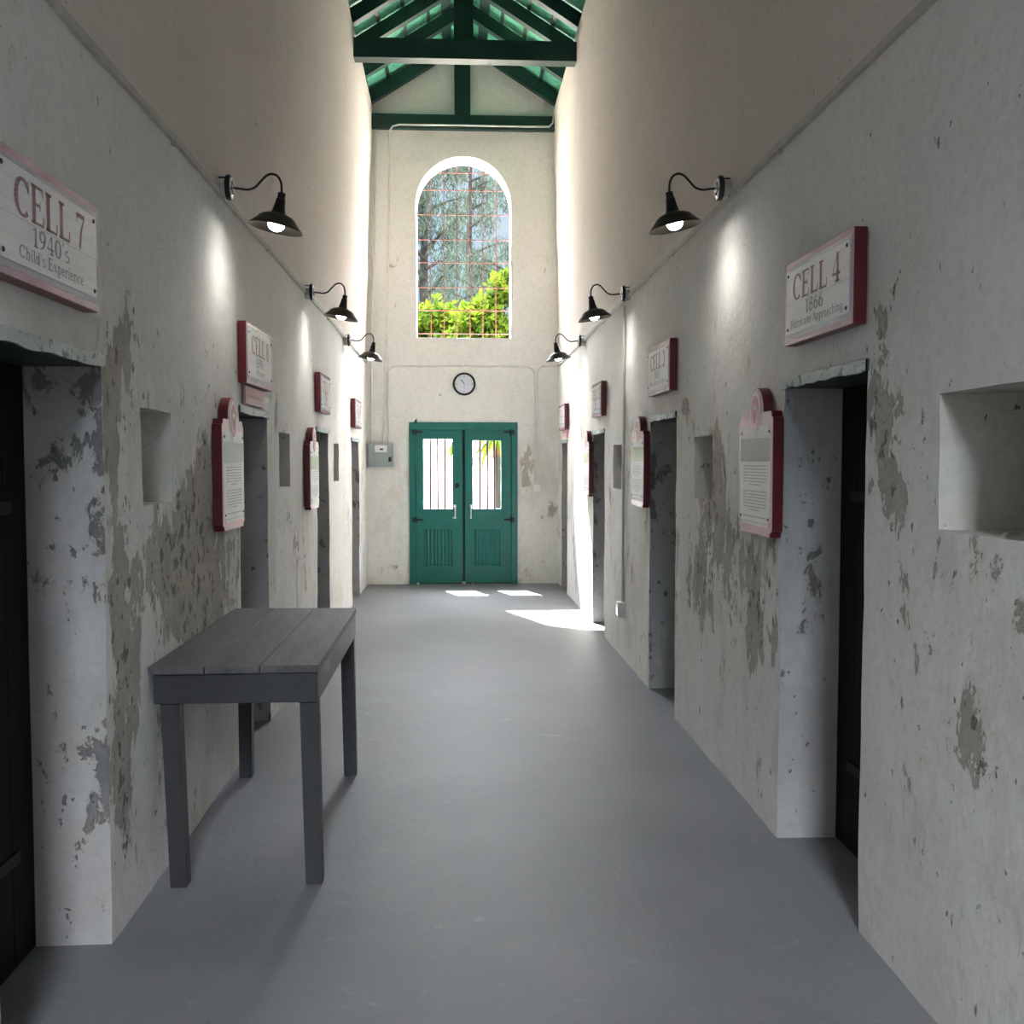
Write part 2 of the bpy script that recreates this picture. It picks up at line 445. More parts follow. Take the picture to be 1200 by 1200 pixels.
# dark closed plank doors at the back of each doorway
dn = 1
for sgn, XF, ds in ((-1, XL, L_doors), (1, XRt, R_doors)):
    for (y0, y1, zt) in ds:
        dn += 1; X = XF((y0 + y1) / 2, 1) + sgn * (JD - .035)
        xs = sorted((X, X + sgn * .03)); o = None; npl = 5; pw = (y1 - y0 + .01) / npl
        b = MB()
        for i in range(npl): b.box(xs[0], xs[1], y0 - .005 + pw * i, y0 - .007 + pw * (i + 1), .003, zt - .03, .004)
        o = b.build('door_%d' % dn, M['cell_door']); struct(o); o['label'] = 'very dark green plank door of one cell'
        for z in (.35, 1.45):
            b = MB(); xq = sorted((X - sgn * .008, X - sgn * .001)); b.box(xq[0], xq[1], y0 + .03, y1 - .12, z - .02, z + .02, .002); b.build('strap_hinge', M['iron_dark'], o)

# lintel boards (trim)
k = 0
for sgn, XF, ds in ((-1, XL, L_doors), (1, XRt, R_doors)):
    for (y0, y1, zt) in ds:
        k += 1
        X = XF((y0 + y1) / 2, 1)
        t = .034
        b = MB(); b.box(min(X - sgn * .004, X + sgn * JD), max(X - sgn * .004, X + sgn * JD), y0 - .012, y1 + .012, zt - t, zt + .004, .003)
        o = b.build('trim_%d' % k, M['lintel']); struct(o)
        b = MB(); xs = sorted((X - sgn * .012, X - sgn * .003))
        n = 14; pts = []
        rnd = random.Random(k)
        top = [(y0 - .015 + (y1 - y0 + .03) * i / n, zt + .003 + rnd.uniform(-.002, .003)) for i in range(n + 1)]
        bot = [(y0 - .015 + (y1 - y0 + .03) * i / n, zt - t + rnd.uniform(-.006, .003)) for i in range(n + 1)]
        for i in range(n):
            for x in xs: b.quad((x, *top[i]), (x, *top[i + 1]), (x, *bot[i + 1]), (x, *bot[i]))
            b.quad((xs[0], *top[i]), (xs[0], *top[i + 1]), (xs[1], *top[i + 1]), (xs[1], *top[i]))
            b.quad((xs[0], *bot[i]), (xs[0], *bot[i + 1]), (xs[1], *bot[i + 1]), (xs[1], *bot[i]))
        e = b.build('worn_edge', M['lintel_edge'], o); e['label'] = 'weathered pale green front edge'

# ------------------------------------------------------------------ end wall with arched window and door opening
DX0, DX1, DZ = -.594, .775, 2.06
WC, WR, WZ0, WSP = .097, .60, 3.135, 4.80
def build_end_wall(name, y, th, sgn, dz=DZ):
    b = MB(); bm = b.b; wlr = bm.verts.layers.float.new('wear')
    blobs = [(-.82, 4.9, .14, .35, .6), (-.80, 4.0, .14, .3, .7), (-.78, 3.5, .09, .15, 1.0), (-.86, 5.4, .1, .2, .5), (1.18, 4.0, .07, .14, 1.0), (.93, 1.62, .09, .25, 1.0), (.86, 1.3, .06, .15, .8), (1.2, .95, .08, .1, .8),
             (-.95, 3.6, .06, .05, .8), (-.08, 2.50, .05, .05, .8), (-.2, 2.42, .06, .02, .8), (.95, 2.0, .1, .15, .5), (.9, .1, .06, .06, .7), (-.5, 6.3, .3, .1, .3), (.6, 6.2, .4, .15, .35), (-.63, 4.3, .04, .3, .5)]
    cache = {}
    def V(x, yy, z, d=True):
        k = (round(x, 4), round(yy, 4), round(z, 4))
        if k in cache: return cache[k]
        p = disp((x, yy, z), .005) if d else Vector((x, yy, z))
        if z <= .001: p.z = 0
        v = bm.verts.new(p); v[wlr] = wear_at(blobs, x, z); cache[k] = v; return v
    def face(ps, mi=0):
        vs = []
        for p in ps:
            v = V(*p)
            if v not in vs: vs.append(v)
        if len(vs) > 2:
            try: f = bm.faces.new(vs); f.material_index = mi; f.smooth = True
            except ValueError: pass
    def arch(x):     # top of the window hole at x
        u = (x - WC) / WR
        return WSP + WR * math.sqrt(max(0, 1 - u * u))
    xs = breaks(-1.75, 1.95, [DX0, DX1, WC - WR, WC + WR] + [WC - WR * math.cos(PI * i / 24) for i in range(25)], .12)
    for yy in (y, y + th):
        for xa, xb in zip(xs, xs[1:]):
            cx = (xa + xb) / 2
            gz = lambda x: 6.935 - .63 * abs(x - RX)
            ind = DX0 < cx < DX1; inw = WC - WR < cx < WC + WR
            def strip(za, zb, fa=None, fb=None):
                n = max(1, round((zb - za) / .12)) if fa is None else 6
                for i in range(n):
                    a0 = za + (zb - za) * i / n; a1 = za + (zb - za) * (i + 1) / n
                    face([(xa, yy, a0), (xb, yy, a0), (xb, yy, a1), (xa, yy, a1)])
            z_lo = dz if ind else 0
            if inw:
                strip(z_lo, WZ0)
                top = 5.60; n = 5
                for i in range(n):
                    f0, f1 = i / n, (i + 1) / n
                    la, lb = arch(xa), arch(xb)
                    face([(xa, yy, la + (top - la) * f0), (xb, yy, lb + (top - lb) * f0), (xb, yy, lb + (top - lb) * f1), (xa, yy, la + (top - la) * f1)])
            else:
                strip(z_lo, 5.60)
            n = 9
            for i in range(n):
                f0, f1 = i / n, (i + 1) / n
                face([(xa, yy, 5.6 + (gz(xa) - 5.6) * f0), (xb, yy, 5.6 + (gz(xb) - 5.6) * f0), (xb, yy, 5.6 + (gz(xb) - 5.6) * f1), (xa, yy, 5.6 + (gz(xa) - 5.6) * f1)])
    # reveals of window and doorway
    path = [(WC - WR, WZ0)] + [(WC - WR, z) for z in (3.5, 4.0, 4.4)] + [(WC - WR * math.cos(PI * i / 24), WSP + WR * math.sin(PI * i / 24)) for i in range(25)] + [(WC + WR, z) for z in (4.4, 4.0, 3.5)] + [(WC + WR, WZ0)]
    for (a, c) in zip(path, path[1:] + path[:1]):
        face([(a[0], y, a[1]), (c[0], y, c[1]), (c[0], y + th, c[1]), (a[0], y + th, a[1])], 1)
    if dz > 0:
        pd = [(DX0, 0), (DX0, 1), (DX0, dz), (0, dz), (DX1, dz), (DX1, 1), (DX1, 0)]
        for (a, c) in zip(pd, pd[1:]):
            face([(a[0], y, a[1]), (c[0], y, c[1]), (c[0], y + th, c[1]), (a[0], y + th, a[1])], 1)
    o = b.build(name, [M['endwall'], M['white_reveal']])
    try: o.data.set_sharp_from_angle(angle=R_(38))
    except Exception: pass
    struct(o); return o
build_end_wall('wall_far', YF, .40, 1)['label'] = 'far end wall with arched window and green double door'
build_end_wall('wall_near', YN - .40, .40, -1, 0)['label'] = 'near end wall behind the viewer with an arched window added for fill light'  # this window is added out of view to let in fill light

# ------------------------------------------------------------------ floor
b = MB(); n = 60
b.quad((-4.2, YN - .4, 0), (4.4, YN - .4, 0), (4.4, YF + .41, 0), (-4.2, YF + .41, 0))
struct(b.build('floor', M['floor']))

# ------------------------------------------------------------------ roof: deck with rafters, battens and tie beams
SL = .63
def under(x, off=0): return 6.715 + off - SL * abs(x - RX)        # underside of the rafters
RV = .16                                                          # rafter depth measured vertically
b = MB()
for s_ in (-1, 1):
    xe = -1.62 if s_ < 0 else 1.86
    z0, z1 = under(RX, RV + .045), under(xe, RV + .045)
    for dz in (0, .03): b.quad((RX, YN - .4, z0 + dz), (xe, YN - .4, z1 + dz), (xe, YF + .5, z1 + dz), (RX, YF + .5, z0 + dz))
    b.quad((xe, YN - .4, z1), (xe, YF + .5, z1), (xe, YF + .5, z1 + .03), (xe, YN - .4, z1 + .03))
deck = b.build('ceiling', M['deck']); struct(deck); deck['label'] = 'mint green boarded roof on dark green trusses'
def rafter(y, wid=.10):
    for s_ in (-1, 1):
        b = MB(); xe = -1.58 if s_ < 0 else 1.82
        xw = XL(y, ZT) if s_ < 0 else XRt(y, ZT)
        # bird's mouth: the tail over the wall top is cut level
        pts = [(RX, under(RX)), (RX, under(RX, RV)), (xe, under(xe, RV)), (xe, ZT + .004), (RX + s_ * (6.715 - ZT - .004) / SL, ZT + .004)]
        pts = [(p[0], max(p[1], ZT - .2)) for p in pts]
        if under(xe, RV) < ZT + .004: pts[2] = (RX + s_ * (6.715 + RV - ZT - .006) / SL, ZT + .006); pts.pop(3)
        b.prism(pts, y - wid / 2, y + wid / 2); b.build('rafter', M['beam'], deck)
ry = [12.98, 12.12, 11.37] + [10.68 - .76 * i for i in range(19)]
for y in ry: rafter(y)
for s_ in (-1, 1):
    lim = 1.15
    for off in (.22, .42, .68, .94, 1.20, 1.44):
        wd = .11 if off == .22 else .035
        b = MB(); x0 = RX + s_ * (off - wd / 2); x1 = RX + s_ * (off + wd / 2)
        b.prism([(x0, under(x0, RV + .002)), (x1, under(x1, RV + .002)), (x1, under(x1, RV + .043)), (x0, under(x0, RV + .043))], YN, YF + .38)
        b.build('batten', M['beam'], deck)
def truss(y, th, lo, hi, kw, endwall=False):
    xa, xb = XL(y, hi), XRt(y, hi)
    d = -.002 if endwall else .0
    b = MB(); b.box(xa - .02, xb + .02, y - th / 2, y + th / 2, lo, hi, .006)
    t = b.build('tie_beam', M['beam'], deck)
    b = MB(); b.box(RX - .03 - kw / 2, RX - .03 + kw / 2, y - th / 2 + .01, y + th / 2 - .01, hi, under(RX) + .12, .004); b.build('king_post', M['beam'], deck)
for i in (3, 6, 9, 12, 15, 18): truss(ry[i] + .135, .16, 5.697, 5.895, .20)
truss(YF - .045, .09, 5.71, 5.885, .20, True)

# ------------------------------------------------------------------ arched window grille
def px2x(p): return -.594 + (p - 480) * .010857
def px2z(p): return (684.2 - p) * .01091
win = bpy.data.objects.new('window_1', None); C.objects.link(win); win.location = (WC, YF + .3, WZ0); struct(win); win['label'] = 'arched window with a rust red iron grille'
gy = 0
for i in range(6):
    u = (-.42 + .168 * i); h = WSP - WZ0 + math.sqrt(WR ** 2 - u * u) - .01
    b = MB(); b.box(u - .0045, u + .0045, -.006, .006, .005, h); b.build('grille_bar', M['bars'], win)
for z in (5.27, 5.05, 4.74, 4.42, 4.13, 3.81, 3.52, 3.22):
    u = WR if z < WSP else math.sqrt(max(.01, WR ** 2 - (z - WSP) ** 2))
    t = .007 if z == 3.52 else .0045
    b = MB(); b.box(-u + .004, u - .004, -.018, -.007, z - WZ0 - t, z - WZ0 + t); b.build('grille_bar', M['bars'], win)

# ------------------------------------------------------------------ green double door
door = bpy.data.objects.new('door_1', None); C.objects.link(door); door.location = (0, YF, 0); struct(door); door['label'] = 'teal green double door with barred upper lights'
fx0, fx1, fz = px2x(479.3), px2x(606.5), 2.068
lx0, lxm, rxm, rx1 = px2x(486.8), px2x(541.6), px2x(544.6), px2x(598.8)
b = MB()
b.box(fx0, lx0 - .003, -.025, .10, 0, fz, .004); b.box(rx1 + .006, fx1, -.025, .10, 0, fz, .004); b.box(lx0 - .003, rx1 + .006, -.025, .10, 1.975, fz, .004)
b.build('door_frame', M['door'], door)
b = MB(); b.box(fx0 + .03, fx1 - .03, .052, .08, 1.955, 2.06); b.box(fx0 + .03, lx0 + .012, .052, .08, 0, 1.955); b.box(rx1 - .012, fx1 - .03, .052, .08, 0, 1.955); b.box(lx0 + .012, rx1 - .012, .052, .08, 0, .03); b.box(lxm - .004, rxm + .004, .055, .075, .005, 1.972); b.build('door_stop', M['iron'], door)
def leaf(x0, x1, wx0, wx1, px0, px1, side):
    wz0, wz1 = px2z(595.8), px2z(514.2) if side < 0 else px2z(516)
    pz0, pz1 = px2z(663), px2z(620)
    y0, y1 = .0, .05
    b = MB()
    b.box(x0, wx0, y0, y1, .012, 1.972, .003); b.box(wx1, x1, y0, y1, .012, 1.972, .003)
    b.box(wx0, wx1, y0, y1, wz1, 1.972); b.box(wx0, wx1, y0, y1, pz1, wz0); b.box(wx0, wx1, y0, y1, .012, pz0)
    b.box(wx0, wx1, y0 + .028, y1 - .005, pz0, pz1)
    # mid rail fillet
    b.box(x0 + .03, x1 - .03, y0 - .006, y0 + .002, .72, .73)
    lf = b.build('door_leaf', M['door'], door)
    b = MB(); t = .012                      # moulding round panel
    for (a, c, d, e) in ((px0 - t, px1 + t, pz1, pz1 + t), (px0 - t, px1 + t, pz0 - t, pz0), (px0 - t, px0, pz0, pz1), (px1, px1 + t, pz0, pz1)): b.box(a, c, -.012, .002, d, e, .003)
    b.build('panel_moulding', M['door_hi'], lf)
    nn = 7; pw = (px1 - px0 - .02) / nn
    b = MB()
    for i in range(nn):
        cx = px0 + .01 + pw * (i + .5)
        b.prism([(cx - pw * .36, pz0), (cx + pw * .36, pz0), (cx + pw * .36, pz1), (cx - pw * .36, pz1)], .018, .03)
        b.tube([(cx, .016, pz0 + .004), (cx, .016, pz1 - .004)], pw * .26, 8)
    b.build('louvre_panel', M['door_hi'], lf)
    for px in ((504, 512.6, 521) if side < 0 else (562.2, 571, 579)):
        b = MB(); x = px2x(px); b.tube([(x, .018, wz0 - .003), (x, .018, wz1 + .003)], .0135, 8); b.build('window_bar', M['bars_in'], lf)
    hx = px2x(533) if side < 0 else px2x(551.4)
    z0, z1 = px2z(606.3), px2z(592)
    b = MB(); b.tube([(hx, .003, z0), (hx, -.035, z0 + .004), (hx, -.04, z0 + .03), (hx, -.04, z1 - .03), (hx, -.035, z1 - .004), (hx, .003, z1)], .0085, 8)
    for z in (z0, z1): b.box(hx - (.03 if side < 0 else .012), hx + .012, -.006, .002, z - .012, z + .012, .002)
    b.build('pull_handle', M['silver'], lf)
    # strap hinges on the outer stile
    for z in (px2z(506), px2z(608.5), px2z(671.5)):
        b = MB(); xo = x0 if side < 0 else x1; d = 1 if side < 0 else -1
        L = .36 if z < .3 else .09
        xs_ = sorted((xo, xo + d * L))
        b.box(xs_[0], xs_[1], -.006, .002, z - .014, z + .014, .002); b.tube([(xo, -.012, z - .04), (xo, -.012, z + .04)], .012, 8)
        xs_ = sorted((xo - d * .005, xo - d * .045)); b.box(xs_[0], xs_[1], -.032, -.024, z - .03, z + .03, .002)
        b.build('hinge', M['door'] if z < .3 else M['iron'], lf)
    return lf
ll = leaf(lx0, lxm, px2x(496), px2x(529.6), px2x(498), px2x(529.4), -1)
rl = leaf(rxm, rx1, px2x(554), px2x(587), px2x(555), px2x(586.5), 1)
b = MB(); cx, cz = px2x(535.3), px2z(568); b.lathe([(.006, 0), (.03, 0), (.03, .008), (.02, .014), (.006, .016)], (cx, 0, cz), 'Y', 20)
b.tube([(cx + .022 * math.cos(a), -.02, cz - .012 + .022 * math.sin(a)) for a in [2 * PI * i / 16 for i in range(17)]], .005, 6); b.build('ring_pull', M['iron'], ll)
b = MB(); cx, cz = px2x(501), px2z(550.5); b.tube([(cx + .03 * math.cos(a), .022, cz + .04 * math.sin(a)) for a in [2 * PI * i / 16 for i in range(17)]], .006, 6); b.build('iron_ring', M['bars_in'], ll)

# pebbles holding the door
for px, sz, lab in ((489.3, .02, 'small pale pebble at the left foot of the green door'), (543, .024, 'small pale pebble where the two door leaves meet'), (553.5, .014, 'smallest pale pebble, just right of the door gap')):
    b = MB(); bmesh.ops.create_icosphere(b.b, subdivisions=2, radius=sz)
    for v in b.b.verts:
        v.co *= 1 + .25 * noise.noise(v.co * 60 + Vector((px, 0, 0))); v.co.z *= .75
    mz = min(v.co.z for v in b.b.verts)
    for v in b.b.verts: v.co.z -= mz
    o = b.build('pebble', M['stone'], None, True); o.location = (px2x(px), YF - .06, 0); tag(o, lab, 'pebble', 'pebbles at the door')

# ------------------------------------------------------------------ lettering
def stroke_quads(b, pts, ws, y):
    for (p, q, w0, w1) in zip(pts, pts[1:], ws, ws[1:]):
        d = Vector((q[0] - p[0], q[1] - p[1])); 
        if d.length < 1e-6: continue
        nrm = Vector((-d.y, d.x)).normalized()
        a = (p[0] + nrm.x * w0 / 2, y, p[1] + nrm.y * w0 / 2); c = (p[0] - nrm.x * w0 / 2, y, p[1] - nrm.y * w0 / 2)
        e = (q[0] - nrm.x * w1 / 2, y, q[1] - nrm.y * w1 / 2); f = (q[0] + nrm.x * w1 / 2, y, q[1] + nrm.y * w1 / 2)
        b.quad(a, c, e, f)
TK, TN = .19, .065
def A(cx, cz, rx, rz, a0, a1, n=18, tk=TK, tn=TN):
    pts, ws = [], []
    for i in range(n + 1):
        a = R_(a0 + (a1 - a0) * i / n); pts.append((cx + rx * math.cos(a), cz + rz * math.sin(a)))
        ws.append(tn + (tk - tn) * abs(math.cos(a)) ** 1.4)
    return pts, ws
def S(x0, z0, x1, z1, w): return [(x0, z0), (x1, z1)], [w, w]
G = {
 'C': (.74, [A(.40, .5, .31, .46, 48, 312), S(.66, .66, .66, .97, .05), S(.60, .84, .66, .68, .07)]),
 'E': (.70, [S(.17, 0, .17, 1, TK), S(.04, .03, .62, .03, TN), S(.04, .97, .60, .97, TN), S(.2, .52, .46, .52, TN), S(.60, 0, .64, .28, .06), S(.58, 1, .60, .76, .05), S(.46, .40, .46, .64, .045)]),
 'L': (.68, [S(.17, 0, .17, 1, TK), S(.04, .03, .60, .03, TN), S(.04, .97, .34, .97, TN), S(.58, 0, .62, .30, .06)]),
 '0': (.60, [A(.29, .5, .20, .46, 0, 360, 28)]),
 '1': (.46, [S(.23, 0, .23, 1, TK), S(.08, .03, .40, .03, TN), S(.06, .84, .22, .96, .06)]),
 '2': (.58, [A(.27, .72, .18, .24, 170, -35), ([(.42, .60), (.08, .06)], [.13, .05]), S(.05, .06, .50, .06, .12), S(.48, .04, .52, .24, .05)]),
 '3': (.56, [A(.25, .74, .17, .22, 150, -80), A(.24, .27, .20, .25, 85, -150)]),
 '4': (.62, [S(.40, 0, .40, 1, .14), S(.04, .28, .58, .28, .08), ([(.05, .28), (.38, .98)], [.05, .06]), S(.26, .03, .54, .03, TN)]),
 '6': (.58, [A(.28, .30, .19, .27, 0, 360, 24), ([(.09, .32), (.12, .60), (.26, .84), (.46, .97)], [.16, .14, .09, .04])]),
 '7': (.58, [S(.06, .95, .52, .95, .11), S(.06, .74, .08, 1, .05), ([(.50, .93), (.32, .55), (.22, 0)], [.06, .11, .13])]),
 '8': (.58, [A(.28, .74, .16, .22, 0, 360, 24, .13), A(.28, .26, .19, .25, 0, 360, 24, .15)]),
 '9': (.58, [A(.28, .70, .19, .27, 0, 360, 24), ([(.47, .68), (.44, .40), (.30, .16), (.10, .03)], [.16, .14, .09, .04])]),
 "'": (.24, [([(.12, 1), (.09, .74)], [.11, .03])]),
 's': (.44, [A(.21, .50, .13, .14, 50, 260, 12, .11, .06), A(.21, .20, .14, .17, 80, -140, 12, .12, .06)]),
 ' ': (.30, []),
}
# lower-case and capitals of the third line
def bow(cx=.24, rx=.17, cz=.33, rz=.30, tk=.15): return A(cx, cz, rx, rz, 0, 360, 18, tk, .06)
def stem(x, z0=0, z1=.66): return [S(x, z0, x, z1, .14), S(x - .12, z0 + .02, x + .12, z0 + .02, .05), S(x - .12, z1 - .03, x, z1 - .03, .05)]
def hump(x0, x1): return ([(x0, .52), ((x0 + x1) / 2, .66), (x1, .50), (x1, 0)], [.06, .10, .15, .14])
G.update({
 'a': (.50, [A(.20, .18, .13, .16, 0, 360, 14, .12, .06), ([(.08, .55), (.2, .64), (.33, .52), (.33, .02)], [.1, .07, .14, .14])]),
 'c': (.46, [A(.24, .33, .16, .30, 50, 310, 14, .15, .06)]), 'd': (.54, [bow(.21, .14), *stem(.40, 0, 1)]),
 'e': (.48, [A(.24, .33, .16, .30, 10, 320, 16, .15, .06), S(.10, .36, .40, .36, .06)]),
 'f': (.36, [S(.16, 0, .16, .85, .14), ([(.16, .85), (.24, .98), (.34, .93)], [.14, .07, .09]), S(.04, .62, .30, .62, .05)]),
 'g': (.50, [A(.22, .40, .15, .22, 0, 360, 16, .13, .06), A(.22, -.08, .17, .14, 0, 360, 16, .10, .06), S(.32, .58, .44, .62, .07)]),
 'h': (.58, [*stem(.15, 0, 1), hump(.18, .42)]), 'i': (.30, [*stem(.15), S(.15, .80, .15, .94, .14)]), 'l': (.30, stem(.15, 0, 1)),
 'k': (.54, [*stem(.15, 0, 1), ([(.2, .3), (.45, .64)], [.06, .06]), ([(.26, .38), (.48, 0)], [.13, .13])]),
 'm': (.82, [*stem(.14), hump(.17, .40), hump(.42, .66)]), 'n': (.58, [*stem(.15), hump(.18, .42)]), 'o': (.50, [bow(.25, .17)]),
 'p': (.54, [*stem(.14, -.28, .66), bow(.31, .15)]), 'r': (.42, [*stem(.14), ([(.18, .48), (.28, .64), (.38, .58)], [.06, .1, .12])]),
 't': (.36, [S(.16, .05, .16, .85, .13), S(.04, .62, .30, .62, .05), S(.16, .04, .30, .06, .07)]),
 'u': (.58, [*stem(.43), ([(.14, .66), (.14, .14), (.26, .03), (.40, .14)], [.14, .14, .08, .06])]),
 'x': (.52, [S(.10, .64, .42, .02, .14), S(.40, .64, .10, .02, .06)]), 'y': (.52, [S(.10, .64, .27, .10, .13), S(.44, .64, .16, -.26, .06)]),
 'w': (.74, [S(.08, .64, .22, .02, .13), S(.22, .02, .36, .60, .06), S(.36, .60, .50, .02, .13), S(.50, .02, .66, .64, .06)]),
 'A': (.72, [S(.10, 0, .36, .98, .07), S(.34, .98, .62, 0, .17), S(.20, .32, .52, .32, .06), S(.0, .02, .2, .02, .05), S(.5, .02, .72, .02, .05)]),
 'H': (.78, [S(.18, 0, .18, 1, .17), S(.60, 0, .60, 1, .17), S(.18, .5, .60, .5, .06), S(.05, .02, .31, .02, .05), S(.47, .02, .73, .02, .05), S(.05, .98, .31, .98, .05), S(.47, .98, .73, .98, .05)]),
 'S': (.56, [A(.27, .73, .18, .22, 30, 270, 16, .14, .07), A(.27, .27, .19, .24, 90, -150, 16, .15, .07)]),
 'P': (.62, [S(.16, 0, .16, 1, .17), A(.26, .74, .24, .23, -90, 90, 14, .15, .06), S(.04, .02, .30, .02, .05), S(.04, .97, .28, .97, .05)]),
 'J': (.46, [([(.30, 1), (.30, .18), (.20, .03), (.06, .10)], [.17, .17, .08, .12]), S(.16, .97, .42, .97, .05)]),
 'K': (.70, [S(.16, 0, .16, 1, .17), S(.2, .42, .58, .98, .06), S(.30, .56, .62, 0, .15), S(.04, .02, .30, .02, .05), S(.04, .98, .30, .98, .05)]),
})
def word(b, txt, cx, z0, h, y, sx=1.0, ital=0):
    W = sum(G[c][0] for c in txt) * h * sx; x = cx - W / 2
    for c in txt:
        for pts, ws in G[c][1]:
            stroke_quads(b, [(x + p[0] * h * sx + ital * p[1] * h, z0 + p[1] * h) for p in pts], [q * h * (sx * .5 + .5) for q in ws], y)
        x += G[c][0] * h * sx
def small_text(txt, cx, z0, h, y, width, mat, parent, name='lettering', bold=.012):
    cu = bpy.data.curves.new(name, 'FONT'); cu.body = txt; cu.size = 1; cu.offset = bold; cu.align_x = 'LEFT'; cu.resolution_u = 3
    ob = bpy.data.objects.new('tmp', cu); C.objects.link(ob)
    dg = bpy.context.evaluated_depsgraph_get(); dg.update()
    me = bpy.data.meshes.new_from_object(ob.evaluated_get(dg))
    bpy.data.objects.remove(ob)
    xs = [v.co.x for v in me.vertices]; x0, x1 = min(xs), max(xs); kx = width / (x1 - x0); kz = h / .72
    for v in me.vertices: v.co = Vector((cx - width / 2 + (v.co.x - x0) * kx, y, z0 + v.co.y * kz))
    me.materials.clear(); me.materials.append(mat)
    o = bpy.data.objects.new(name, me); C.objects.link(o); o.parent = parent
    return o

# ------------------------------------------------------------------ cell signs
def cell_sign(X, sgn, y0, y1, z0, z1, l1, l2, l3, label, l3w=.62):
    W, H_ = y1 - y0, z1 - z0
    t = thing('cell_sign', label, 'sign', (X, (y0 + y1) / 2, z0), R_(90) if sgn < 0 else R_(-90), 'cell number signs over the doorways')
    b = MB(); b.box(-W / 2, W / 2, -.046, -.002, 0, H_, .002); b.build('backing_board', M['red'], t)
    b = MB(); b.box(-W / 2 + .002, W / 2 - .002, -.0485, -.046, .002, H_ - .002); f = b.build('border', M['border'], t); f['label'] = 'red border, its gloss reflection coloured mauve'
    b = MB(); b.box(-W / 2 + .022, W / 2 - .012, -.0495, -.0485, .022, H_ - .022); f = b.build('inner_band', M['band'], t)
    b = MB(); b.box(-W / 2 + .025, W / 2 - .028, -.052, -.0495, .040, H_ - .036, .0005); p = b.build('face_panel', M['panel'], t); p['label'] = 'white wood-grain face'
    b = MB(); zz = .040 + (H_ - .076) * .47; b.box(-W / 2 + .025, W / 2 - .028, -.0523, -.052, zz, zz + .0015); b.build('plank_line', M['line_grey'], p)
    yy = -.0526; cx = -.0015
    fh = H_ - .076
    b = MB(); word(b, l1, cx, .04 + fh * .50, fh * .41, yy, 1.34 if len(l1) < 7 else 1.14); q = b.build('lettering', M['txt_red'], p, recalc=False); q['label'] = 'mauve cell number'
    b = MB(); word(b, l2, cx - .01, .04 + fh * .25, fh * .205, yy, 1.75); b.build('lettering', M['txt_grey'], p, recalc=False)
    b = MB(); tw = sum(G[c][0] for c in l3); hh = fh * .135
    word(b, l3, cx, .04 + fh * .075, hh, yy, W * l3w / (tw * hh)); b.build('lettering', M['txt_grey'], p, recalc=False)
    for sx_ in (-1, 1):
        for zz in (.058, H_ - .052):
            b = MB(); b.lathe([(.0001, .0035), (.0055, .003), (.007, 0)], (cx + sx_ * (W / 2 - .045), -.052, zz), 'Y', 12); b.build('screw', M['black'], t)
    return t
XLs, XRs = -1.138, 1.35
cell_sign(-1.135, -1, 2.50, 3.212, 2.045, 2.362, 'CELL 7', "1940's", "Child's Experience", 'large white cell sign reading CELL 7 above the nearest left doorway')
cell_sign(XRt(3.7, 1) - .004, 1, 3.33, 4.022, 2.045, 2.362, 'CELL 4', '1866', 'Hurricane Approaching', 'white cell sign reading CELL 4 above the nearest right doorway', .78)
cell_sign(-1.135, -1, 5.42, 6.145, 1.998, 2.318, 'CELL 8', "1890's", 'Prisoner', 'white cell sign CELL 8 with a small pink notice hung below it', .3)
cell_sign(-1.135, -1, 8.33, 8.95, 1.982, 2.298, 'CELL 9', '1908', 'Solitary', 'small far cell sign, second beyond the CELL 7 sign on the left wall', .4)
cell_sign(-1.135, -1, 11.15, 11.84, 1.942, 2.255, 'CELL 10', '1900', 'Jailer', 'farthest cell sign on the left wall, near the grey electrical panel', .4)
cell_sign(XRt(6.5, 1) - .004, 1, 6.17, 6.872, 2.018, 2.332, 'CELL 3', '1861', 'After Storm Entrance', 'white cell sign reading CELL 3 above the second right doorway', .76)
cell_sign(XRt(9.3, 1) - .004, 1, 9.01, 9.625, 1.985, 2.29, 'CELL 2', '18', 'Lighthouse', 'white cell sign above the third right doorway beside the sun streak', .6)
cell_sign(XRt(12.2, 1) - .004, 1, 11.92, 12.58, 1.95, 2.248, 'CELL 1', '1910', 'Keeper', 'farthest cell sign on the right wall, hung above a small pink notice', .6)

# pink notices
def notice(X, sgn, y0, y1, z0, z1, label):
    W, H_ = y1 - y0, z1 - z0
    t = thing('pink_notice', label, 'sign', (X, (y0 + y1) / 2, z0), R_(90) if sgn < 0 else R_(-90), 'small pink notices below cell signs')
    b = MB(); b.box(-W / 2, W / 2, -.016, -.001, 0, H_, .001); b.build('notice_board', M['pink'], t)
    b = MB(); b.box(-W / 2 + .01, W / 2 - .01, -.0165, -.016, .006, .010); b.build('white_rule', M['white'], t)
    small_text('Please Do Not Enter', 0, H_ * .38, H_ * .22, -.0168, W * .8, M['white'], t)
notice(-1.135, -1, 5.54, 6.06, 1.895, 1.99, 'pink notice between the CELL 8 sign and its doorway lintel')
notice(XRt(12.2, 1) - .004, 1, 12.02, 12.5, 1.85, 1.945, 'pink notice under the farthest cell sign on the right wall')

